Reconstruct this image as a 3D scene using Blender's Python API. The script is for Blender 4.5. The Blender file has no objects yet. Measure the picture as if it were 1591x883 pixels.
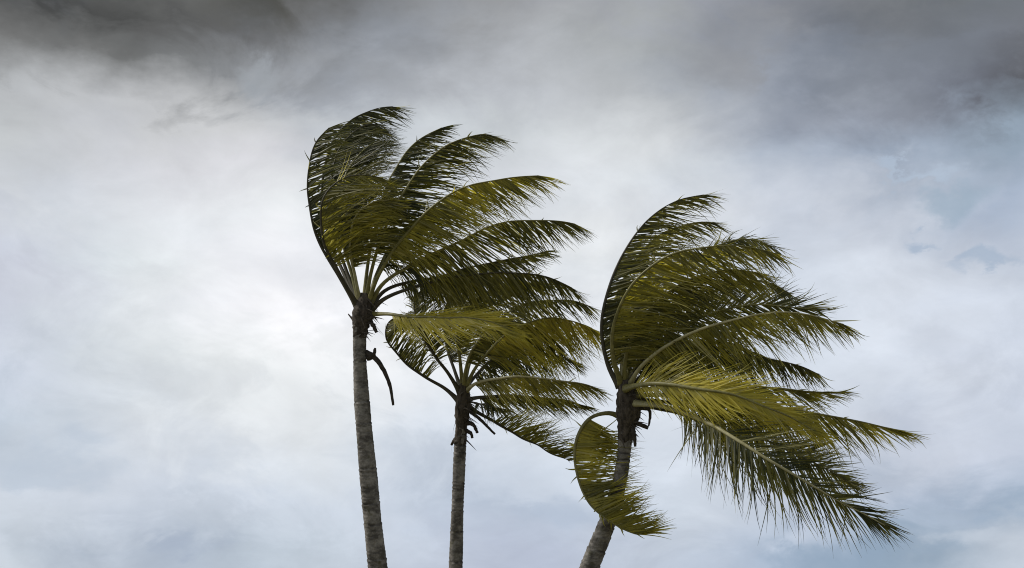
import bpy, bmesh, math, random
from mathutils import Vector, Matrix, noise

scene = bpy.context.scene
C = scene.collection
R = math.radians

# ------------------------------------------------------------------ camera
PW, PH = 1591.0, 883.0                      # size of the photograph
HFOV, PITCH = R(35.5), R(20.0)
CAMLOC = Vector((0, 0, 1.6))
FPX = PW / 2 / math.tan(HFOV / 2)
cam_data = bpy.data.cameras.new("camera")
cam = bpy.data.objects.new("camera", cam_data)
C.objects.link(cam)
cam.location = CAMLOC
cam.rotation_euler = (R(90) + PITCH, 0, 0)
cam_data.angle = HFOV
cam_data.clip_start, cam_data.clip_end = 0.1, 5000
scene.camera = cam
FW = Vector((0, math.cos(PITCH), math.sin(PITCH)))
UPV = Vector((0, -math.sin(PITCH), math.cos(PITCH)))
RT = Vector((1, 0, 0))

def ray(px, py):
    return FW + RT * ((px - PW / 2) / FPX) + UPV * ((PH / 2 - py) / FPX)

def at(px, py, depth):
    return CAMLOC + ray(px, py) * depth

# ------------------------------------------------------------------ world
def lin(c):
    c /= 255.0
    return c / 12.92 if c <= 0.04045 else ((c + 0.055) / 1.055) ** 2.4

world = bpy.data.worlds.new("World")
scene.world = world
world.use_nodes = True
wt = world.node_tree
wt.nodes.clear()

class NT:
    def __init__(s, tree): s.t = tree
    def n(s, kind, **kw):
        node = s.t.nodes.new(kind)
        for k, v in kw.items(): setattr(node, k, v)
        return node
    def put(s, v, sock):
        if v is None: return
        if isinstance(v, bpy.types.NodeSocket): s.t.links.new(v, sock)
        else: sock.default_value = v
    def m(s, op, a, b=None, c=None, clamp=False):
        node = s.n('ShaderNodeMath', operation=op, use_clamp=clamp)
        s.put(a, node.inputs[0]); s.put(b, node.inputs[1]); s.put(c, node.inputs[2])
        return node.outputs[0]
    def rng(s, v, a, b, c=0.0, d=1.0, mode='LINEAR'):
        node = s.n('ShaderNodeMapRange', interpolation_type=mode)
        s.put(v, node.inputs[0])
        for i, q in enumerate((a, b, c, d)): s.put(q, node.inputs[i + 1])
        return node.outputs[0]
    def mix(s, f, a, b, mode='MIX'):
        node = s.n('ShaderNodeMix', data_type='RGBA', blend_type=mode)
        s.put(f, node.inputs[0]); s.put(a, node.inputs[6]); s.put(b, node.inputs[7])
        return node.outputs[2]
    def noise(s, vec, scale, detail=3.0, rough=0.5, dist=0.0):
        node = s.n('ShaderNodeTexNoise')
        s.put(vec, node.inputs['Vector'])
        node.inputs['Scale'].default_value = scale
        node.inputs['Detail'].default_value = detail
        node.inputs['Roughness'].default_value = rough
        node.inputs['Distortion'].default_value = dist
        return node
    def scale(s, vec, v):
        node = s.n('ShaderNodeVectorMath', operation='MULTIPLY')
        s.put(vec, node.inputs[0]); node.inputs[1].default_value = v
        return node.outputs[0]

W = NT(wt)
SUN_EL, SUN_AZ = 48.0, -88.0                 # azimuth from +Y towards +X: the light comes from the left
tc = W.n('ShaderNodeTexCoord')
sep = W.n('ShaderNodeSeparateXYZ')
wt.links.new(tc.outputs['Generated'], sep.inputs[0])
az = W.m('ARCTAN2', sep.outputs[0], sep.outputs[1])
el = W.m('ARCSINE', sep.outputs[2])
stretched = W.scale(tc.outputs['Generated'], (1.0, 1.0, 1.7))
n1 = W.noise(stretched, 7.0, 6.0, 0.55)
n1s = W.n('ShaderNodeSeparateColor'); wt.links.new(n1.outputs['Color'], n1s.inputs[0])
n2 = W.noise(stretched, 26.0, 5.0, 0.6)
n2s = W.n('ShaderNodeSeparateColor'); wt.links.new(n2.outputs['Color'], n2s.inputs[0])
def warp(v, a, b, ka, kb):
    t = W.m('MULTIPLY_ADD', W.m('SUBTRACT', a, 0.5), ka, v)
    return W.m('MULTIPLY_ADD', W.m('SUBTRACT', b, 0.5), kb, t)
n5 = W.noise(stretched, 11.0, 8.0, 0.62, 0.6)
torn = W.rng(n5.outputs[0], 0.42, 0.60, -0.5, 0.5, 'SMOOTHSTEP')
azw = warp(az, n1s.outputs[0], n2s.outputs[0], 0.16, 0.050)
elw = W.m('MULTIPLY_ADD', torn, 0.014, warp(el, n1s.outputs[1], n2s.outputs[1], 0.060, 0.026))

COLS = [0, 200, 430, 600, 800, 1000, 1200, 1400, 1591]
ROWS = [
 (0,   [(58,58,57),(104,105,104),(80,80,76),(118,118,117),(152,154,157),(160,164,174),(138,142,152),(117,121,124),(115,119,122)]),
 (60,  [(68,69,69),(88,89,89),(112,113,114),(140,143,147),(166,169,173),(166,170,173),(142,145,151),(112,116,122),(114,119,125)]),
 (130, [(120,121,121),(118,120,121),(152,155,159),(168,172,178),(186,190,196),(182,186,190),(160,166,176),(124,130,140),(118,122,130)]),
 (200, [(184,187,190),(198,200,203),(206,208,210),(200,205,210),(206,211,215),(208,212,216),(170,176,186),(130,136,148),(92,94,100)]),
 (270, [(200,204,207),(211,213,218),(219,220,225),(213,218,224),(218,222,228),(218,223,228),(192,200,211),(162,173,189),(150,165,181)]),
 (350, [(208,212,218),(217,221,226),(234,237,240),(234,238,240),(225,229,233),(225,229,234),(211,217,227),(200,207,219),(178,190,208)]),
 (420, [(205,210,222),(220,226,230),(246,247,250),(248,249,252),(238,241,243),(228,232,236),(214,221,231),(212,219,230),(190,199,214)]),
 (490, [(202,206,219),(222,227,232),(249,249,252),(247,248,251),(238,241,244),(227,231,237),(216,223,233),(215,222,233),(205,213,226)]),
 (588, [(205,212,225),(219,225,230),(242,245,247),(236,239,243),(224,229,235),(220,226,234),(211,219,230),(213,220,231),(205,213,227)]),
 (690, [(193,204,217),(215,221,228),(221,226,231),(212,220,230),(212,220,231),(211,219,230),(209,217,229),(203,210,223),(193,202,218)]),
 (790, [(207,215,226),(209,217,229),(206,215,227),(203,212,225),(187,198,214),(203,212,224),(199,208,222),(180,192,210),(158,175,195)]),
 (883, [(203,212,222),(178,189,204),(194,205,217),(198,207,220),(186,195,213),(194,204,219),(176,190,209),(152,171,191),(198,208,221)]),
]
prev = None
for y, cols in ROWS:
    d = ray(PW / 2, y).normalized()
    e_row = math.asin(d.z)
    cr = W.n('ShaderNodeValToRGB')
    cr.color_ramp.interpolation = 'CARDINAL'
    A0, A1 = -0.36, 0.36
    for i, (x, c) in enumerate(zip(COLS, cols)):
        dd = ray(x, y)
        a = (math.atan2(dd.x, dd.y) - A0) / (A1 - A0)
        if i < 2: s = cr.color_ramp.elements[i]; s.position = a
        else: s = cr.color_ramp.elements.new(a)
        s.color = (lin(c[0]), lin(c[1]), lin(c[2]), 1)
    wt.links.new(W.rng(azw, A0, A1), cr.inputs[0])
    if prev is None: col = cr.outputs[0]
    else: col = W.mix(W.rng(elw, prev, e_row), col, cr.outputs[0])
    prev = e_row
# the cloud deck beyond the frame: grey overhead, paler towards the horizon, with the same soft mottling
over = W.n('ShaderNodeValToRGB')
ov = over.color_ramp; ov.interpolation = 'EASE'
ov.elements[0].position = 0.0; ov.elements[0].color = (0.50, 0.55, 0.62, 1)
ov.elements[1].position = 1.0; ov.elements[1].color = (0.16, 0.17, 0.185, 1)
s = ov.elements.new(0.30); s.color = (0.38, 0.41, 0.46, 1)
wt.links.new(W.rng(elw, 0.0, 0.9), over.inputs[0])
n3 = W.noise(stretched, 2.2, 4.0, 0.5)
deck = W.mix(1.0, over.outputs[0], W.rng(n3.outputs[0], 0.3, 0.7, 0.72, 1.28), 'MULTIPLY')
side = W.rng(W.m('ABSOLUTE', az), 0.36, 0.75, 0, 1, 'SMOOTHSTEP')
top = W.rng(el, 0.56, 0.85, 0, 1, 'SMOOTHSTEP')
col = W.mix(W.m('MAXIMUM', side, top), col, deck)
# soft billow detail in the cloud
n4 = W.noise(stretched, 16.0, 7.0, 0.6, 0.4)
col = W.mix(1.0, col, W.rng(n4.outputs[0], 0.25, 0.75, 0.90, 1.10), 'MULTIPLY')
col = W.mix(1.0, col, W.rng(torn, -0.5, 0.5, 0.965, 1.025), 'MULTIPLY')
n6 = W.noise(W.scale(tc.outputs['Generated'], (1.0, 1.0, 2.0)), 20.0, 6.0, 0.55, 0.3)
def patch(col, x, y, rx, ry, c, amount, erode=0.32):
    # a small break or smear in the deck, its edge torn by noise
    d = ray(x, y); a0, e0 = math.atan2(d.x, d.y), math.asin(d.normalized().z)
    dx = W.m('MULTIPLY', W.m('SUBTRACT', azw, a0), FPX / rx)
    dy = W.m('MULTIPLY', W.m('SUBTRACT', elw, e0), FPX / ry)
    r = W.m('SQRT', W.m('ADD', W.m('MULTIPLY', dx, dx), W.m('MULTIPLY', dy, dy)))
    r = W.m('ADD', r, W.m('MULTIPLY', W.m('SUBTRACT', n6.outputs[0], 0.5), erode * 6))
    return W.mix(W.rng(r, 1.15, 0.25, 0.0, amount, 'SMOOTHSTEP'), col, (lin(c[0]), lin(c[1]), lin(c[2]), 1))
for p in [(1500, 300, 75, 34, (150, 172, 190), .55), (1462, 358, 32, 12, (165, 182, 203), .7), (1562, 412, 60, 18, (168, 184, 204), .75),
          (1445, 262, 75, 14, (180, 195, 213), .7, .3), (245, 868, 90, 24, (168, 180, 198), .8), (60, 722, 110, 34, (186, 198, 213), .6),
          (865, 790, 75, 45, (174, 188, 208), .5),
          (195, 42, 60, 30, (95, 95, 95), .35), (420, 105, 60, 36, (166, 172, 178), .55), (1350, 860, 170, 40, (146, 166, 188), .6),
          (1530, 845, 80, 26, (200, 209, 221), .6), (1200, 60, 110, 40, (150, 152, 156), .5), (1380, 110, 140, 50, (122, 128, 138), .5)]:
    col = patch(col, *p)
sky = W.n('ShaderNodeTexSky', sky_type='NISHITA')
sky.sun_disc = False
sky.sun_elevation = R(SUN_EL)
sky.sun_rotation = R(SUN_AZ)
clear = W.scale(sky.outputs[0], (0.10, 0.10, 0.10))
thin = W.rng(n1.outputs[0], 0.45, 0.75, 0.0, 0.14, 'SMOOTHSTEP')
col = W.mix(thin, col, clear)
bg = W.n('ShaderNodeBackground'); bg.inputs[1].default_value = 1.0
wt.links.new(col, bg.inputs[0])
wo = W.n('ShaderNodeOutputWorld'); wt.links.new(bg.outputs[0], wo.inputs[0])

# ------------------------------------------------------------------ sun behind the cloud deck
sd = bpy.data.lights.new("sun", 'SUN')
sd.energy, sd.angle, sd.color = 3.0, R(10), (1.0, 0.95, 0.85)
so = bpy.data.objects.new("sun", sd); C.objects.link(so)
sdir = Vector((math.sin(R(SUN_AZ)) * math.cos(R(SUN_EL)), math.cos(R(SUN_AZ)) * math.cos(R(SUN_EL)), math.sin(R(SUN_EL))))
so.rotation_euler = sdir.to_track_quat('Z', 'Y').to_euler()
so.location = (0, 0, 60)

scene.view_settings.view_transform = 'Standard'
scene.view_settings.look = 'None'
scene.view_settings.exposure = 0
scene.view_settings.gamma = 1
scene.view_settings.use_curve_mapping = False
scene.render.film_transparent = False
try:
    scene.cycles.max_bounces = 6
    scene.cycles.filter_width = 1.05
    scene.cycles.transparent_max_bounces = 4
except Exception:
    pass

# ------------------------------------------------------------------ materials
def material(name):
    mt = bpy.data.materials.new(name); mt.use_nodes = True
    mt.node_tree.nodes.clear()
    return mt, NT(mt.node_tree)

def rgb(*c): return (c[0], c[1], c[2], 1)

def leaf_material(name, green, yellow, brown, transl):
    mt, N = material(name)
    tree = mt.node_tree
    at_ = N.n('ShaderNodeAttribute', attribute_name='tone')       # r: yellowness of the leaflet, g: dry tip
    s = N.n('ShaderNodeSeparateColor'); tree.links.new(at_.outputs['Color'], s.inputs[0])
    # b: pale leaflet, random lightness with glints and sky slivers put into the colour
    geo = N.n('ShaderNodeNewGeometry')
    nz = N.noise(geo.outputs['Position'], 1.6, 4.0, 0.6)
    yf = N.m('ADD', s.outputs[0], N.m('MULTIPLY', N.m('MULTIPLY', N.m('SUBTRACT', nz.outputs[0], 0.47), 2.6), N.m('ADD', s.outputs[0], 0.15)), clamp=True)
    c = N.mix(yf, rgb(*green), rgb(*yellow))
    nf = N.noise(geo.outputs['Position'], 60.0, 2.0, 0.6)
    c = N.mix(N.m('MULTIPLY', s.outputs[1], N.rng(nf.outputs[0], 0.4, 0.6)), c, rgb(*brown))
    c = N.mix(N.m('MULTIPLY', s.outputs[2], 0.6), c, rgb(0.34, 0.32, 0.17))
    p = N.n('ShaderNodeBsdfPrincipled')
    tree.links.new(c, p.inputs['Base Color'])
    p.inputs['Roughness'].default_value = 0.48
    p.inputs['Specular IOR Level'].default_value = 0.22
    tr = N.n('ShaderNodeBsdfTranslucent')
    tc_ = N.mix(1.0, c, rgb(*transl), 'MULTIPLY')
    tree.links.new(tc_, tr.inputs[0])
    mx = N.n('ShaderNodeAddShader')
    tree.links.new(p.outputs[0], mx.inputs[0]); tree.links.new(tr.outputs[0], mx.inputs[1])
    o = N.n('ShaderNodeOutputMaterial'); tree.links.new(mx.outputs[0], o.inputs[0])
    return mt

M_leaf = leaf_material('palm_leaf', (0.024, 0.028, 0.0095), (0.31, 0.280, 0.050), (0.14, 0.10, 0.04), (1.4, 1.36, 0.75))

def plain(name, base, dark, scale, rough=0.75, bump=0.4, stretch=(1, 1, 1), contrast=(0.35, 0.65)):
    mt, N = material(name)
    tree = mt.node_tree
    t = N.n('ShaderNodeTexCoord')
    v = N.scale(t.outputs['Object'], stretch)
    nz = N.noise(v, scale, 5.0, 0.65)
    c = N.mix(N.rng(nz.outputs[0], *contrast), rgb(*dark), rgb(*base))
    p = N.n('ShaderNodeBsdfPrincipled'); tree.links.new(c, p.inputs['Base Color'])
    p.inputs['Roughness'].default_value = rough
    b = N.n('ShaderNodeBump'); b.inputs['Strength'].default_value = bump; b.inputs['Distance'].default_value = 0.02
    tree.links.new(nz.outputs[0], b.inputs['Height']); tree.links.new(b.outputs[0], p.inputs['Normal'])
    o = N.n('ShaderNodeOutputMaterial'); tree.links.new(p.outputs[0], o.inputs[0])
    return mt, N, p, c

M_stem, *_ = plain('palm_petiole', (0.27, 0.25, 0.085), (0.14, 0.13, 0.04), 9, 0.5, 0.1)
M_stem_pale, *_ = plain('palm_petiole_pale', (0.46, 0.43, 0.24), (0.30, 0.275, 0.13), 9, 0.45, 0.1)
M_stem_dark, *_ = plain('palm_petiole_dark', (0.075, 0.065, 0.035), (0.04, 0.036, 0.02), 9, 0.6, 0.1)
M_husk, *_ = plain('fibrous_husk', (0.12, 0.10, 0.08), (0.026, 0.021, 0.016), 22, 0.95, 0.8, (1, 1, 0.25))
M_dead, *_ = plain('dead_stalk', (0.075, 0.062, 0.048), (0.030, 0.025, 0.02), 18, 0.9, 0.5)

def bark_material():
    mt, N = material('palm_bark')
    tree = mt.node_tree
    t = N.n('ShaderNodeTexCoord')
    at_ = N.n('ShaderNodeAttribute', attribute_name='tone')      # r: groove of a leaf scar
    s = N.n('ShaderNodeSeparateColor'); tree.links.new(at_.outputs['Color'], s.inputs[0])
    n_a = N.noise(N.scale(t.outputs['Object'], (1, 1, 1.9)), 3.6, 6.0, 0.7)
    n_b = N.noise(N.scale(t.outputs['Object'], (1, 1, 1.6)), 13.0, 5.0, 0.7)
    n_c = N.noise(t.outputs['Object'], 6.5, 3.0, 0.5)
    c = N.mix(N.rng(n_a.outputs[0], 0.40, 0.60), rgb(0.10, 0.093, 0.085), rgb(0.36, 0.34, 0.315))
    c = N.mix(N.rng(n_b.outputs[0], 0.42, 0.68, 0, 0.6), c, rgb(0.075, 0.066, 0.056))
    c = N.mix(N.rng(n_c.outputs[0], 0.60, 0.70, 0, 0.6), c, rgb(0.085, 0.085, 0.030))       # algae patches
    n_d = N.noise(t.outputs['Object'], 11.0, 3.0, 0.5)
    c = N.mix(N.rng(n_d.outputs[0], 0.62, 0.70, 0, 0.7), c, rgb(0.27, 0.265, 0.245))       # pale lichen
    c = N.mix(N.m('MULTIPLY', s.outputs[0], 0.95), c, rgb(0.030, 0.026, 0.022))
    p = N.n('ShaderNodeBsdfPrincipled'); tree.links.new(c, p.inputs['Base Color'])
    p.inputs['Roughness'].default_value = 0.9
    b = N.n('ShaderNodeBump'); b.inputs['Strength'].default_value = 0.6; b.inputs['Distance'].default_value = 0.02
    tree.links.new(n_b.outputs[0], b.inputs['Height']); tree.links.new(b.outputs[0], p.inputs['Normal'])
    o = N.n('ShaderNodeOutputMaterial'); tree.links.new(p.outputs[0], o.inputs[0])
    return mt
M_bark = bark_material()

# ------------------------------------------------------------------ mesh helpers
def link(name, verts, faces, mat, parent=None, origin=None, tones=None, smooth=True):
    origin = origin or Vector((0, 0, 0))
    me = bpy.data.meshes.new(name)
    me.from_pydata([v - origin for v in verts], [], faces)
    if tones is not None:
        a = me.color_attributes.new('tone', 'FLOAT_COLOR', 'POINT')
        flat = []
        for t in tones: flat += [t[0], t[1], t[2] if len(t) > 2 else 0.0, 1.0]
        a.data.foreach_set('color', flat)
    if smooth: me.polygons.foreach_set('use_smooth', [True] * len(me.polygons))
    me.materials.append(mat)
    me.update()
    o = bpy.data.objects.new(name, me)
    C.objects.link(o)
    if parent is not None:
        o.parent = parent
    o.location = (0, 0, 0) if parent is not None else origin
    return o

def spline(pts, n):
    """Catmull-Rom through pts, resampled to n + 1 points equally far apart"""
    P = [Vector(p) for p in pts]
    P = [P[0] * 2 - P[1]] + P + [P[-1] * 2 - P[-2]]
    out = []
    for i in range(1, len(P) - 2):
        a, b, c, d = P[i - 1:i + 3]
        for k in range(16):
            t = k / 16
            out.append(0.5 * ((2 * b) + (c - a) * t + (2 * a - 5 * b + 4 * c - d) * t * t + (3 * b - a - 3 * c + d) * t ** 3))
    out.append(P[-2].copy())
    L = [0.0]
    for i in range(1, len(out)): L.append(L[-1] + (out[i] - out[i - 1]).length)
    res, j = [], 0
    for k in range(n + 1):
        s = L[-1] * k / n
        while j < len(L) - 2 and L[j + 1] < s: j += 1
        f = (s - L[j]) / max(1e-9, L[j + 1] - L[j])
        res.append(out[j].lerp(out[j + 1], min(1, max(0, f))))
    return res, L[-1]

def tangents(p):
    return [((p[min(i + 1, len(p) - 1)] - p[max(i - 1, 0)])).normalized() for i in range(len(p))]

def tube(path, radii, sides=8, flat=None, verts=None, faces=None, cap=True, wob=0.0, rnd=None):
    """sweep; flat = (ratio across, reference vector) for an oval section"""
    V = [] if verts is None else verts
    F = [] if faces is None else faces
    T = tangents(path)
    ref = Vector((0, 1, 0)) if abs(T[0].y) < 0.9 else Vector((1, 0, 0))
    if flat: ref = flat[1]
    base = len(V)
    for i, (p, t) in enumerate(zip(path, T)):
        a = (ref - t * ref.dot(t)).normalized()
        b = t.cross(a)
        ref = a if not flat else ref
        for k in range(sides):
            th = 2 * math.pi * k / sides
            r = radii[i] * (1 + (rnd.uniform(-wob, wob) if rnd else 0))
            V.append(p + a * math.cos(th) * r * (flat[0] if flat else 1) + b * math.sin(th) * r)
    n = len(path)
    for i in range(n - 1):
        for k in range(sides):
            q = base + i * sides
            F.append((q + k, q + (k + 1) % sides, q + sides + (k + 1) % sides, q + sides + k))
    if cap:
        F.append(tuple(base + k for k in range(sides - 1, -1, -1)))
        F.append(tuple(base + (n - 1) * sides + k for k in range(sides)))
    return V, F

# ------------------------------------------------------------------ the setting
def ground():
    V, F = [], []
    radii = [0, 3, 6, 10, 15, 20, 26, 33, 42, 55, 75, 110, 180, 320, 700, 1500, 3000]
    seg = 48
    V.append(Vector((0, 20, 0)))
    for r in radii[1:]:
        for k in range(seg):
            a = 2 * math.pi * k / seg
            x, y = r * math.cos(a), 20 + r * math.sin(a)
            h = 0.18 * noise.noise(Vector((x * 0.12, y * 0.12, 0))) * min(1, r / 6)
            V.append(Vector((x, y, h - 0.05)))
    for k in range(seg): F.append((0, 1 + k, 1 + (k + 1) % seg))
    for i in range(len(radii) - 2):
        for k in range(seg):
            a = 1 + i * seg; b = a + seg
            F.append((a + k, b + k, b + (k + 1) % seg, a + (k + 1) % seg))
    mt, N = material('sandy_grass')
    t = N.n('ShaderNodeTexCoord')
    a = N.noise(t.outputs['Object'], 0.35, 6, 0.6); b = N.noise(t.outputs['Object'], 9, 5, 0.7)
    c = N.mix(N.rng(a.outputs[0], 0.42, 0.58), rgb(0.26, 0.22, 0.15), rgb(0.07, 0.085, 0.03))
    c = N.mix(N.rng(b.outputs[0], 0.3, 0.7, 0, 0.4), c, rgb(0.12, 0.10, 0.06))
    p = N.n('ShaderNodeBsdfPrincipled'); p.inputs['Roughness'].default_value = 0.95
    mt.node_tree.links.new(c, p.inputs['Base Color'])
    bp = N.n('ShaderNodeBump'); bp.inputs['Distance'].default_value = 0.05
    mt.node_tree.links.new(b.outputs[0], bp.inputs['Height']); mt.node_tree.links.new(bp.outputs[0], p.inputs['Normal'])
    o = N.n('ShaderNodeOutputMaterial'); mt.node_tree.links.new(p.outputs[0], o.inputs[0])
    g = link('ground', V, F, mt)
    g['kind'] = 'structure'
ground()

# ------------------------------------------------------------------ palm parts
WIND = Vector((1.0, 0.12, -0.12)).normalized()
GRAV = Vector((0, 0, -1))
LEAF_SEG = 6

def leaflet(V, F, Tn, p, d0, nrm, L, w, bend, grav, curl, rnd, yel, dry):
    """one folded blade: a strip of two halves about a midrib, bending down the wind"""
    d = d0.normalized()
    base = len(V)
    q = p.copy()
    pale = rnd.random() if rnd.random() < 0.17 else 0.0
    fold = rnd.uniform(0.15, 0.5)
    tw = rnd.gauss(0, 0.35)
    flut = Vector((rnd.uniform(-1, 1), rnd.uniform(-1, 1), rnd.uniform(-1, 1))) * 0.13
    for i in range(LEAF_SEG + 1):
        t = i / LEAF_SEG
        wd = w * (0.7 + 0.3 * min(1, t * 6)) * (1 - t ** 1.15) ** 0.9 + 0.0015
        s = d.cross(nrm)
        if s.length < 1e-4: s = d.cross(Vector((0, 0.3, 1)))
        s.normalize()
        m = s.cross(d)
        ang = tw * t * 2.0
        s2 = s * math.cos(ang) + m * math.sin(ang)
        m2 = m * math.cos(ang) - s * math.sin(ang)
        V.append(q - s2 * wd * 0.5 - m2 * wd * fold * 0.5)
        V.append(q.copy())
        V.append(q + s2 * wd * 0.5 - m2 * wd * fold * 0.5)
        dr = dry * max(0.0, (t - 0.55) / 0.45)
        Tn.extend([(yel, dr, pale)] * 3)
        d = (d + WIND * bend * 0.62 * (0.15 + 1.6 * t * t) / LEAF_SEG + GRAV * grav * (0.25 + t) / LEAF_SEG + flut * curl * (0.4 + 2.2 * t) / LEAF_SEG * 1.8).normalized()
        q = q + d * (L / LEAF_SEG)
    for i in range(LEAF_SEG):
        a = base + i * 3
        F.append((a, a + 3, a + 4, a + 1))
        F.append((a + 1, a + 4, a + 5, a + 2))

def frond(parent, origin, depth, pts, L=0.95, roll=20, fold=35, tone=0.3, bend=0.9, grav=0.35,
          start=0.24, n=178, hand=1, a0=82, a1=36, stem='mid', r0=0.034, seed=0, ragged=0.085, width=0.0255, twist=24, tipL=0.42, dry=0.3, trim=0.055):
    rnd = random.Random(seed)
    world = [at(x, y, depth + dz) for x, y, dz in pts]
    NP = 48
    path, length = spline(world, NP)
    keep = 1 - trim
    path = [path[min(NP - 1, int(i * keep))].lerp(path[min(NP, int(i * keep) + 1)], i * keep - int(i * keep)) for i in range(NP + 1)]
    for i in range(NP + 1):                                       # gusts kink the whip a little
        v = i / NP
        path[i] = path[i] + noise.noise_vector(Vector((v * 5.5 + seed * 0.77, seed * 0.31, 2.0))) * (0.075 * v * (1 - 0.3 * v))
    T = tangents(path)
    root = bpy.data.objects.new('frond', None); C.objects.link(root)
    root.empty_display_size = 0.2
    root.parent = parent
    # rachis: a flat clasping base that narrows quickly, then a thin whip
    rad = []
    for i in range(NP + 1):
        t = i / NP
        rad.append(r0 * (0.16 + 0.84 * (1 - t) ** 1.15) + 0.034 * math.exp(-t / 0.04))
    away = Vector((0.15, 1, 0.1))
    V, F = tube(path, rad, 7, flat=(0.75, away))
    mat = {'mid': M_stem, 'pale': M_stem_pale, 'dark': M_stem_dark}[stem]
    link('rachis', V, F, mat, root, origin)
    # leaflets
    V, F, Tn = [], [], []
    for side in (-1, 1):
        gap = 0
        for k in range(n):
            u = (k + rnd.uniform(-0.5, 0.5) + 1.3 * noise.noise(Vector((k * 0.45, side * 3.0, seed))) + (0.5 if side > 0 else 0)) / n
            u = min(0.999, max(0, u))
            if gap > 0: gap -= 1; continue
            if rnd.random() < ragged:
                gap = rnd.choice((0, 1, 1, 2, 3)); continue
            s = start + (1 - start) * u
            f = s * NP; i = min(NP - 1, int(f)); f -= i
            p = path[i].lerp(path[i + 1], f)
            t = T[i].lerp(T[i + 1], f).normalized()
            e = (Vector((0, math.cos(PITCH), math.sin(PITCH)))); e = (e - t * e.dot(t)).normalized()
            up = t.cross(e) * hand
            cl = noise.noise(Vector((u * 9 + seed * 3.1, side * 5.0, seed)))
            cl2 = noise.noise(Vector((u * 34 + seed * 1.7, side * 9.0, seed + 7)))
            rr = R(roll + math.copysign(twist, roll) * u * u * hand ** 2 + 8 * cl)
            S = (e * math.cos(rr) + up * math.sin(rr)) * side
            Nn = up * math.cos(rr) - e * math.sin(rr)
            if side > 0: pass
            al = R(a0 + (a1 - a0) * u ** 0.9 + rnd.gauss(0, 4.0) + 15 * cl2 + (rnd.uniform(-35, 40) if rnd.random() < 0.035 else 0))
            stray = rnd.random() < 0.022                          # a blade flipped over the midrib
            al -= R(20) * max(0, (u - 0.78) / 0.22)
            ph = R(fold + (24 if abs(roll) < 27 else 0) * (1 - 0.4 * u * u) + rnd.gauss(0, 5) + 12 * cl)
            if stray: ph = -ph * rnd.uniform(0.3, 1.0)
            d0 = t * math.cos(al) + (S * math.cos(ph) - Nn * math.sin(ph)) * math.sin(al)
            nrm = Nn * math.cos(ph) + S * math.sin(ph)
            env = min(1, 0.55 + 3.0 * u) * (1 - (1 - tipL) * max(0, (u - 0.4) / 0.6) ** 1.5)
            ll = (0.24 if stray else 1.08) * L * env * rnd.uniform(0.78, 1.12) * (rnd.uniform(0.35, 0.8) if rnd.random() < 0.05 else 1)
            ye = min(1, max(0, tone ** 1.35 + rnd.gauss(0, 0.15) * (0.25 + tone) + 0.32 * cl * (0.3 + tone)))
            leaflet(V, F, Tn, p, d0, nrm, ll, width * rnd.uniform(0.8, 1.1) * (0.75 + 0.25 * env), bend * rnd.uniform(0.75, 1.25), grav,
                    1.0 + 1.2 * rnd.random(), rnd, ye, dry * rnd.random())
    o = link('leaflets', V, F, M_leaf, root, origin, Tn)
    o['kind'] = 'stuff'
    return root

def trunk(parent, origin, depth, pts, seed, step=0.075):
    """pts: (x, y, width in photo pixels, dz); the last one is the foot on the ground"""
    rnd = random.Random(seed)
    world = [at(x, y, depth + dz) for x, y, w, dz in pts]
    widths = [w * (depth + p[3]) / FPX for w, p in zip([p[2] for p in pts], pts)]
    total = sum((world[i + 1] - world[i]).length for i in range(len(world) - 1))
    n = int(total / 0.0125)
    path, length = spline(world, n)
    cum = [0.0]
    for i in range(len(world) - 1): cum.append(cum[-1] + (world[i + 1] - world[i]).length)
    def wid(s):
        s = s * cum[-1]
        for i in range(len(cum) - 1):
            if s <= cum[i + 1] or i == len(cum) - 2:
                return widths[i] + (widths[i + 1] - widths[i]) * (s - cum[i]) / (cum[i + 1] - cum[i])
    rings, s = [], 0.0
    while s < length:
        rings.append((s, 1.0 if rnd.random() < 0.3 else rnd.uniform(0.2, 0.5), rnd.uniform(-0.022, 0.022), rnd.uniform(0, 6.28))); s += step * rnd.uniform(0.45, 1.9)
    sides = 26
    V, F, Tn = [], [], []
    T = tangents(path)
    j0 = 0
    for i, (p, t) in enumerate(zip(path, T)):
        a = (Vector((0, 1, 0)) - t * t.y).normalized(); b = t.cross(a)
        s = i / n * length
        while j0 < len(rings) - 1 and rings[j0 + 1][0] < s - 0.05: j0 += 1
        r = wid(i / n) / 2
        for k in range(sides):
            th = 2 * math.pi * k / sides
            g, lip = 0.0, 0.0
            for (rs, amp, tilt, ph) in rings[j0:j0 + 4]:
                dd = s - (rs + tilt * math.cos(th - ph) + 0.008 * noise.noise(Vector((th, rs * 3, seed))))
                g = max(g, amp * math.exp(-(dd / 0.019) ** 2))
                lip = max(lip, amp * math.exp(-((dd - 0.020) / 0.016) ** 2))
            bump = noise.noise(Vector((math.cos(th) * 1.2, math.sin(th) * 1.2, s * 1.4 + seed * 7))) * 0.09
            bump += noise.noise(Vector((math.cos(th) * 3, math.sin(th) * 3, s * 9 + seed))) * 0.03
            rr = r * (1 + bump - 0.06 * g + 0.07 * lip)
            V.append(p + a * math.cos(th) * rr + b * math.sin(th) * rr)
            Tn.append((g * min(1, max(0, 0.42 + 2.2 * noise.noise(Vector((math.cos(th) * 1.5, math.sin(th) * 1.5, s * 3.5 + seed))))), 0))
    for i in range(n):
        for k in range(sides):
            q = i * sides
            F.append((q + k, q + (k + 1) % sides, q + sides + (k + 1) % sides, q + sides + k))
    F.append(tuple(range(sides - 1, -1, -1)))
    return link('trunk', V, F, M_bark, parent, origin, Tn)

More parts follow.
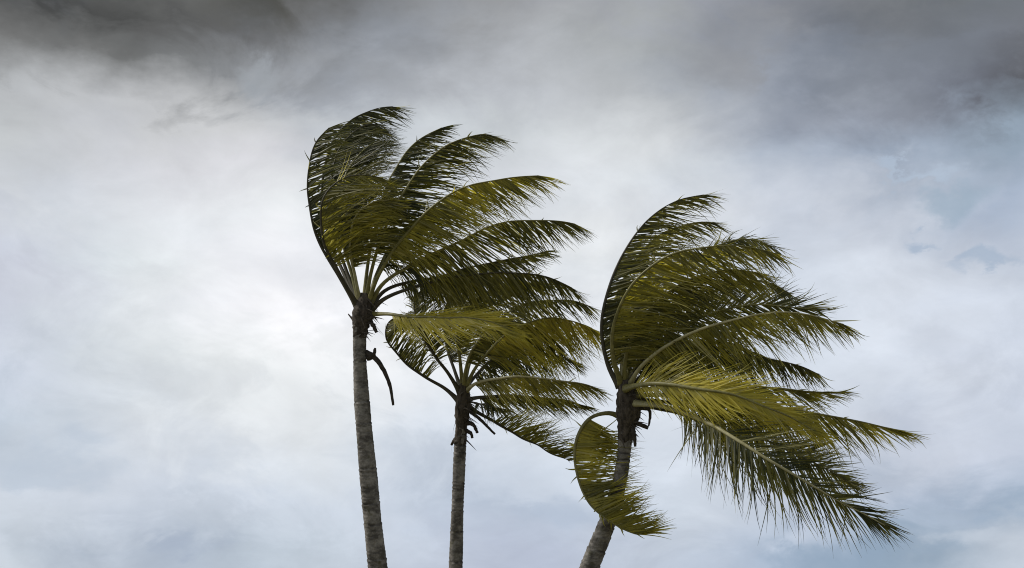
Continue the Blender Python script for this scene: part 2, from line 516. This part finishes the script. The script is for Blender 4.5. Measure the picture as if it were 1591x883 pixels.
def stalk(parent, origin, depth, name, pts, r0, r1, mat, seed, wob=0.12, sides=7):
    rnd = random.Random(seed)
    path, _ = spline([at(x, y, depth + dz) for x, y, dz in pts], 18)
    V, F = tube(path, [r0 + (r1 - r0) * i / 18 for i in range(19)], sides, wob=wob, rnd=rnd)
    return link(name, V, F, mat, parent, origin)

def sheath(parent, origin, depth, pts, seed):
    """the crown shaft wrapped in leaf bases and torn fibre: overlapping tapering scales round the growing point"""
    rnd = random.Random(seed)
    path, _ = spline([at(x, y, depth + dz) for x, y, w, dz in pts], 20)
    ws = [p[2] * depth / FPX / 2 for p in pts]
    rad = []
    for i in range(21):
        f = i / 20 * (len(ws) - 1); k = min(len(ws) - 2, int(f)); rad.append(ws[k] + (ws[k + 1] - ws[k]) * (f - k))
    V, F = tube(path, rad, 14, wob=0.12, rnd=rnd)
    o = link('crown_shaft', V, F, M_husk, parent, origin)
    T = tangents(path)
    V, F = [], []
    for k in range(46):                                           # torn strips of sheath fibre
        i = rnd.randrange(2, 19)
        t = T[i]; a = (Vector((0, 1, 0)) - t * t.y).normalized(); b = t.cross(a)
        th = rnd.uniform(0, 6.283)
        out = a * math.cos(th) + b * math.sin(th)
        p0 = path[i] + out * rad[i] * 0.85
        ln = rnd.uniform(0.08, 0.34)
        d = (out * rnd.uniform(0.3, 1.0) + t * rnd.uniform(-1.0, 0.6) + WIND * 0.5).normalized()
        pp = [p0]
        for q in range(4):
            d = (d + WIND * 0.12 + GRAV * 0.15).normalized(); pp.append(pp[-1] + d * ln / 4)
        w = rnd.uniform(0.006, 0.022)
        s = d.cross(out)
        if s.length < 1e-3: s = t.copy()
        s.normalize(); base = len(V)
        for q in range(5):
            ww = w * (1 - q / 4.4)
            V.append(pp[q] - s * ww); V.append(pp[q] + s * ww)
        for q in range(4):
            F.append((base + 2 * q, base + 2 * q + 1, base + 2 * q + 3, base + 2 * q + 2))
    f = link('sheath_fibre', V, F, M_husk, parent, origin); f['kind'] = 'stuff'
    return o

def palm(label, foot):
    root = bpy.data.objects.new('palm_tree', None); C.objects.link(root)
    root.location = foot
    root['label'] = label
    root['category'] = 'palm tree'
    root['group'] = 'palm trees bending in the wind'
    return root

def foot_at(px, depth_guess):
    """the point on the ground whose column in the picture is px, at the trunk's distance"""
    y = CAMLOC.y + depth_guess * math.cos(PITCH)
    # search the picture row where the ray meets z = 0 at that distance
    lo, hi = 883.0, 4000.0
    for _ in range(60):
        m = (lo + hi) / 2
        r = ray(px, m)
        z = CAMLOC.z + r.z * (y / r.y)
        if z > 0: lo = m
        else: hi = m
    r = ray(px, lo)
    return lo, y / r.y

# ================================================================== left palm
D = 25.0
fy, fd = foot_at(660, D * 1.03)
tree = palm('tallest palm, leftmost of three, with a bare stalk hanging from its grey trunk', at(660, fy, fd))
o = tree.location.copy()
trunk(tree, o, D, [(561, 487, 24, 0), (559, 520, 21, 0), (559, 560, 20, 0), (562, 620, 24, 0), (567, 680, 26, 0), (577, 790, 28, 0.05), (587, 883, 30, 0.12),
                   (604, 1010, 33, 0.3), (628, 1200, 37, 0.5), (652, fy - 90, 44, fd - D - 0.1), (660, fy + 8, 66, fd - D)], 3)
sheath(tree, o, D, [(559, 524, 21, 0), (561, 505, 26, 0), (564, 488, 34, 0), (566, 474, 28, 0), (567, 455, 14, 0)], 5)
stalk(tree, o, D, 'dry_flower_stalk', [(568, 548, 0), (582, 556, -.1), (596, 575, -.12), (606, 600, -.14), (611, 630, -.14)], 0.046, 0.020, M_dead, 11)
stalk(tree, o, D, 'petiole_stub', [(572, 556, 0), (580, 552, -.1), (583, 541, -.12)], 0.06, 0.018, M_dead, 12, 0.2)
stalk(tree, o, D, 'petiole_stub', [(572, 495, 0), (580, 506, -.1), (585, 517, -.1)], 0.045, 0.025, M_dead, 13, 0.2)
stalk(tree, o, D, 'petiole_stub', [(552, 500, 0), (546, 494, 0.05), (541, 488, 0.1)], 0.03, 0.008, M_dead, 14, 0.2)
FL = [
 # windward fronds, bowed back over by the wind
 ([(556,478,0),(528,432,.1),(500,385,.2),(482,330,.3),(478,270,.4),(490,222,.5),(522,188,.7)], dict(n=150, twist=8, L=1.0, roll=10, fold=30, tone=.02, bend=1.1, start=.34, stem='dark', ragged=.12, dry=.1, a0=88, a1=50)),
 ([(558,476,.1),(534,425,.5),(512,370,.9),(500,310,1.3),(508,240,1.7),(540,190,2.0),(578,172,2.3),(632,163,2.6)], dict(n=240, L=1.1, roll=12, a0=92, a1=40, fold=30, tone=.02, bend=1.2, start=.30, stem='dark', dry=.1, ragged=.09)),
 ([(557,478,0),(530,430,-.2),(505,380,-.4),(498,330,-.5),(515,290,-.5),(560,272,-.4),(608,280,-.2)], dict(n=142, twist=10, L=1.1, roll=20, fold=26, tone=.36, bend=1.0, start=.26, stem='dark')),
 ([(560,476,.1),(545,420,.3),(530,360,.5),(530,300,.8),(545,255,1.1),(575,225,1.4),(602,215,1.7)], dict(L=1.1, roll=10, fold=25, tone=.10, bend=1.1, start=.25, stem='mid', dry=.1)),
 ([(561,476,0),(552,430,-.1),(545,385,-.25),(550,340,-.4),(575,315,-.5),(615,310,-.6)], dict(L=.85, roll=16, fold=28, tone=.38, bend=.9, start=.3, stem='pale')),
 ([(560,476,.1),(540,425,.4),(520,360,.7),(512,290,1.1),(528,230,1.5),(565,196,1.9),(600,200,2.2)], dict(n=240, L=1.15, a0=92, a1=45, roll=18, fold=24, tone=.04, bend=.8, start=.3, stem='dark', dry=.1)),
 # upright fronds
 ([(566,474,.1),(570,425,.2),(584,350,.4),(605,280,.6),(645,225,.9),(703,190,1.2)], dict(L=.80, roll=14, fold=42, tone=.05, bend=.75, start=.26, stem='mid', dry=.15)),
 ([(568,474,0),(578,420,-.1),(600,350,-.2),(640,280,-.2),(690,230,-.2),(742,208,-.1),(778,216,0)], dict(L=1.0, roll=14, fold=42, tone=.14, bend=.6, grav=.35, start=.24, stem='mid')),
 ([(571,474,0),(590,425,-.3),(625,372,-.5),(672,322,-.7),(725,290,-.8),(785,276,-.8),(858,271,-.7)], dict(L=1.05, roll=12, fold=48, tone=.50, bend=.45, grav=.45, start=.24, stem='mid')),
 ([(572,474,.1),(584,430,.5),(605,385,1.0),(640,345,1.5),(690,320,1.9),(760,300,2.2)], dict(L=.9, roll=20, fold=35, tone=.15, bend=.6, start=.24, stem='mid')),
 ([(574,476,0),(596,440,-.1),(640,412,-.2),(700,382,-.3),(760,353,-.3),(830,342,-.2),(915,353,0)], dict(L=.98, roll=12, fold=45, tone=.22, bend=.45, grav=.4, start=.2, stem='mid')),
 ([(575,480,0),(598,452,.2),(640,438,.4),(700,426,.6),(760,410,.8),(820,398,.9),(868,384,1.1)], dict(L=.70, roll=16, fold=42, tone=.18, bend=.6, start=.22, stem='dark')),
 ([(575,484,0),(600,463,-.1),(645,446,-.1),(710,432,0),(790,424,.1),(855,432,.2),(905,455,.2)], dict(L=.95, roll=22, fold=42, tone=.28, bend=.55, start=.3, stem='dark')),
 ([(575,488,0),(604,489,-.4),(650,494,-.8),(700,494,-1.1),(760,500,-1.3),(812,522,-1.3)], dict(n=195, L=.80, roll=34, fold=20, a0=42, a1=22, tone=.95, bend=1.3, grav=.2, start=.22, stem='mid')),
]
for i, (p, k) in enumerate(FL): frond(tree, o, D, p, seed=100 + i, **k)

# ================================================================== middle palm
D = 27.0
fy, fd = foot_at(700, D * 1.02)
tree = palm('middle palm on the thinnest trunk, its crown overlapped by the fronds of the left palm', at(700, fy, fd))
o = tree.location.copy()
trunk(tree, o, D, [(718, 632, 17, 0), (717, 650, 17, 0), (715, 690, 19, 0), (712, 760, 19, 0), (708, 883, 21, 0.1), (704, 1050, 24, 0.25), (701, 1250, 27, 0.4),
                   (700, fy - 80, 33, fd - D - .08), (700, fy + 8, 50, fd - D)], 17, 0.06)
sheath(tree, o, D, [(715, 690, 20, 0), (717, 655, 18, 0), (719, 636, 24, 0), (720, 618, 23, 0), (720, 595, 12, 0)], 25)
stalk(tree, o, D, 'petiole_stub', [(728, 638, 0), (746, 652, -.1), (769, 675, -.15)], 0.035, 0.018, M_dead, 32)
stalk(tree, o, D, 'petiole_stub', [(722, 655, 0), (735, 660, -.1), (742, 673, -.15)], 0.05, 0.022, M_dead, 33, 0.2)
stalk(tree, o, D, 'petiole_stub', [(720, 668, 0), (731, 673, -.1), (734, 681, -.1)], 0.045, 0.02, M_dead, 34, 0.2)
stalk(tree, o, D, 'petiole_stub', [(713, 676, 0), (706, 684, 0), (701, 692, 0)], 0.035, 0.02, M_dead, 35, 0.2)
FM = [
 ([(714,624,0),(690,603,.1),(655,583,.1),(622,557,.1),(600,528,.1),(602,503,.2),(628,492,.3),(665,500,.5)], dict(n=142, width=.022, twist=10, L=.88, roll=12, fold=26, tone=.26, bend=.9, start=.27, stem='dark', a0=92, a1=50)),
 ([(715,610,0),(696,580,-.1),(672,548,-.2),(652,512,-.2),(645,475,-.1),(662,445,0),(705,432,.2)], dict(L=.75, roll=35, fold=22, tone=.10, bend=.9, start=.28, stem='dark')),
 ([(717,608,.1),(706,575,.4),(694,535,.7),(690,490,1.0),(705,455,1.3),(745,438,1.7)], dict(L=.8, roll=25, fold=28, tone=.18, bend=1.0, start=.25, stem='dark')),
 ([(719,605,0),(716,565,-.1),(712,525,-.2),(722,485,-.3),(752,455,-.4),(800,440,-.4),(860,445,-.3)], dict(L=.95, roll=25, fold=32, tone=.30, bend=.9, start=.2, stem='mid')),
 ([(721,605,0),(730,565,.4),(748,525,.8),(780,492,1.2),(825,470,1.5),(885,468,1.8),(932,482,2.0)], dict(L=.95, roll=25, fold=36, tone=.20, bend=.6, start=.2, stem='mid')),
 ([(723,604,0),(740,570,-.3),(765,540,-.6),(800,512,-.8),(845,496,-1.0),(895,500,-1.1),(935,518,-1.1)], dict(n=202, L=1.15, roll=24, fold=44, a0=85, a1=40, tone=.75, bend=.45, grav=.5, start=.28, stem='mid')),
 ([(722,606,0),(738,585,.3),(762,562,.6),(800,545,.9),(850,548,1.2),(905,565,1.4)], dict(L=.85, roll=15, fold=40, tone=.05, bend=.6, start=.15, stem='dark')),
 ([(720,604,0),(724,575,-.2),(735,545,-.4),(760,515,-.5),(800,500,-.5),(850,520,-.5),(880,555,-.4)], dict(L=.8, roll=20, fold=35, tone=.25, bend=.7, start=.2, stem='mid')),
 ([(724,608,0),(740,596,-.4),(765,590,-.7),(810,586,-1.0),(860,590,-1.2),(905,598,-1.3),(942,612,-1.3)], dict(a0=55, a1=30, L=.80, roll=20, fold=42, tone=.58, bend=.6, grav=.4, start=.15, stem='pale')),
 ([(724,622,0),(745,618,.2),(790,616,.5),(840,618,.7),(890,626,.8),(925,634,.9)], dict(a0=45, a1=25, L=.62, roll=20, fold=34, tone=.20, bend=.9, start=.12, stem='dark')),
 ([(726,630,0),(745,643,.05),(780,663,.1),(820,685,.15),(860,705,.2),(897,721,.25)], dict(n=105, width=.021, twist=10, L=.76, roll=14, fold=30, tone=.30, bend=.9, grav=-.05, start=.27, hand=-1, stem='dark', a0=72, a1=45, tipL=.6)),
 ([(726,624,0),(738,626,-.2),(762,630,-.4),(795,640,-.5)], dict(L=.35, roll=20, fold=30, tone=.08, bend=.6, start=.3, n=40, stem='dark', r0=.02)),
]
for i, (p, k) in enumerate(FM): frond(tree, o, D, p, seed=300 + i, **k)

# ================================================================== right palm
D = 24.0
fy, fd = foot_at(800, D * 1.03)
tree = palm('rightmost palm with a leaning trunk and one frond curled down across it', at(800, fy, fd))
o = tree.location.copy()
trunk(tree, o, D, [(975, 635, 30, 0), (972, 665, 23, 0), (970, 700, 21, 0), (964, 745, 22, .02), (951, 790, 25, .05), (935, 833, 29, .08), (916, 883, 31, 0.12),
                   (885, 970, 34, 0.25), (850, 1090, 38, 0.4), (815, fy - 100, 46, fd - D - 0.1), (800, fy + 8, 70, fd - D)], 41)
sheath(tree, o, D, [(971, 690, 21, 0), (973, 662, 26, 0), (976, 640, 38, 0), (974, 618, 32, 0), (970, 590, 18, 0)], 45)
stalk(tree, o, D, 'petiole_stub', [(982, 640, 0), (1000, 634, -.1), (1010, 640, -.1), (1008, 662, -.1)], 0.05, 0.012, M_dead, 52, 0.2)
stalk(tree, o, D, 'petiole_stub', [(980, 655, 0), (992, 659, -.1), (1007, 665, -.1)], 0.04, 0.03, M_dead, 53, 0.1)
stalk(tree, o, D, 'petiole_stub', [(981, 660, -.05), (985, 675, -.15), (987, 694, -.15)], 0.045, 0.022, M_dead, 54, 0.15)
FR = [
 ([(963,602,0),(944,565,.1),(935,510,.2),(943,455,.3),(968,395,.5),(1008,340,.7),(1056,312,.9),(1112,303,1.1)], dict(n=210, L=1.05, roll=12, fold=34, tone=.24, bend=.9, start=.08, stem='dark', a0=75)),
 ([(965,600,.1),(950,545,.5),(952,480,.9),(978,415,1.3),(1020,370,1.6),(1075,347,1.9),(1130,348,2.1)], dict(n=205, L=.95, roll=22, fold=30, tone=.32, bend=.8, start=.1, stem='mid')),
 ([(966,600,0),(952,550,-.3),(955,495,-.5),(985,438,-.7),(1035,399,-.8),(1095,383,-.9),(1165,382,-.9),(1232,402,-.8)], dict(n=205, L=1.0, roll=20, fold=36, tone=.44, bend=.7, grav=.3, start=.14, stem='mid')),
 ([(968,598,0),(968,550,.2),(985,490,.4),(1030,435,.6),(1090,395,.8),(1150,370,1.0),(1222,392,1.2)], dict(n=205, L=.95, roll=28, fold=30, tone=.36, bend=.6, start=.1, stem='mid')),
 ([(970,598,0),(972,555,-.2),(990,510,-.4),(1025,465,-.5),(1080,430,-.6),(1140,420,-.5),(1200,432,-.4)], dict(n=205, L=1.0, roll=18, fold=36, tone=.28, bend=.6, start=.08, stem='mid')),
 ([(972,598,.1),(985,550,.5),(1020,500,.9),(1070,465,1.3),(1130,440,1.6),(1195,440,1.8),(1245,462,2.0)], dict(n=205, L=.95, roll=24, fold=34, tone=.20, bend=.5, start=.08, stem='mid')),
 ([(974,600,0),(995,560,.1),(1040,520,.2),(1100,490,.3),(1165,474,.3),(1235,477,.3),(1290,488,.3)], dict(L=.95, roll=58, fold=22, tone=.20, bend=.25, grav=.1, start=.1, stem='mid', a0=60, a1=26)),
 ([(975,603,0),(1000,566,-.4),(1050,530,-.7),(1105,506,-1.0),(1165,491,-1.2),(1235,488,-1.3),(1335,507,-1.3)], dict(L=.95, roll=16, fold=42, tone=.50, bend=.5, grav=.4, start=.18, stem='pale')),
 ([(976,606,0),(1005,580,.3),(1060,562,.6),(1120,555,.9),(1185,556,1.1),(1245,568,1.2),(1294,589,1.3)], dict(L=.80, roll=14, fold=44, tone=.24, bend=.5, grav=.35, start=.15, stem='dark')),
 ([(974,602,0),(990,575,-.1),(1025,545,0),(1080,530,.2),(1140,535,.4),(1200,560,.5)], dict(L=.85, roll=20, fold=40, tone=.05, bend=.5, start=.12, stem='dark')),
 ([(972,604,-.1),(1000,597,-.7),(1045,597,-1.1),(1100,606,-1.4),(1160,622,-1.6),(1225,648,-1.7),(1290,680,-1.7)], dict(L=.80, roll=66, fold=14, tone=.92, bend=1.3, grav=.12, start=.10, stem='mid', a0=44, a1=20, n=225, width=.029, r0=.045)),
 ([(976,610,0),(1020,603,-.1),(1080,597,-.1),(1150,598,-.1),(1220,606,0),(1275,609,0),(1322,612,.1)], dict(L=.85, roll=25, fold=36, tone=.48, bend=.7, grav=.15, start=.15, stem='mid', a0=60, a1=15)),
 ([(977,616,0),(1030,614,-.3),(1095,618,-.6),(1170,628,-.8),(1250,640,-1.0),(1335,655,-1.1),(1425,676,-1.1)], dict(L=1.0, roll=18, fold=42, tone=.52, bend=.4, grav=.35, start=.18, stem='mid', a1=18)),
 ([(978,622,0),(1030,624,.1),(1090,638,.2),(1150,662,.3),(1210,694,.3),(1270,722,.4),(1340,760,.5)], dict(L=1.0, roll=60, fold=18, tone=.24, bend=.7, grav=.05, start=.34, stem='dark', a0=60, a1=26)),
 ([(977,626,0),(1030,632,-.7),(1090,652,-1.3),(1150,687,-1.8),(1215,728,-2.1),(1300,776,-2.2),(1355,803,-2.2),(1402,834,-2.2)], dict(L=1.02, roll=66, fold=14, tone=.14, bend=.35, grav=.34, start=.27, n=160, r0=.046, stem='pale', a0=62, a1=24)),
 ([(975,628,0),(1010,632,.2),(1060,645,.4),(1110,666,.6),(1160,700,.8),(1215,750,.9)], dict(L=.85, roll=30, fold=36, tone=.10, bend=.1, grav=.6, start=.45, n=90, stem='dark')),
 # the curled frond that hangs back across the trunk
 ([(968,650,.35),(945,642,.30),(916,651,.22),(897,678,.14),(892,715,.08),(902,755,0),(925,793,-.2),(955,817,-.3),(982,829,-.32),(1005,834,-.35)], dict(trim=.04, n=250, width=.029, twist=12, L=.90, roll=14, fold=50, tone=.66, bend=.9, grav=-.15, start=.2, hand=-1, stem='mid', a0=108, a1=48, ragged=.08, tipL=.6)),
 # short young spears
 ([(969,600,0),(966,560,.1),(975,500,.2),(1000,440,.3),(1035,400,.4)], dict(L=.5, roll=30, fold=50, tone=.35, bend=.5, start=.3, n=60, stem='pale', r0=.022)),
]
for i, (p, k) in enumerate(FR): frond(tree, o, D, p, seed=500 + i, **k)

bpy.context.view_layer.update()
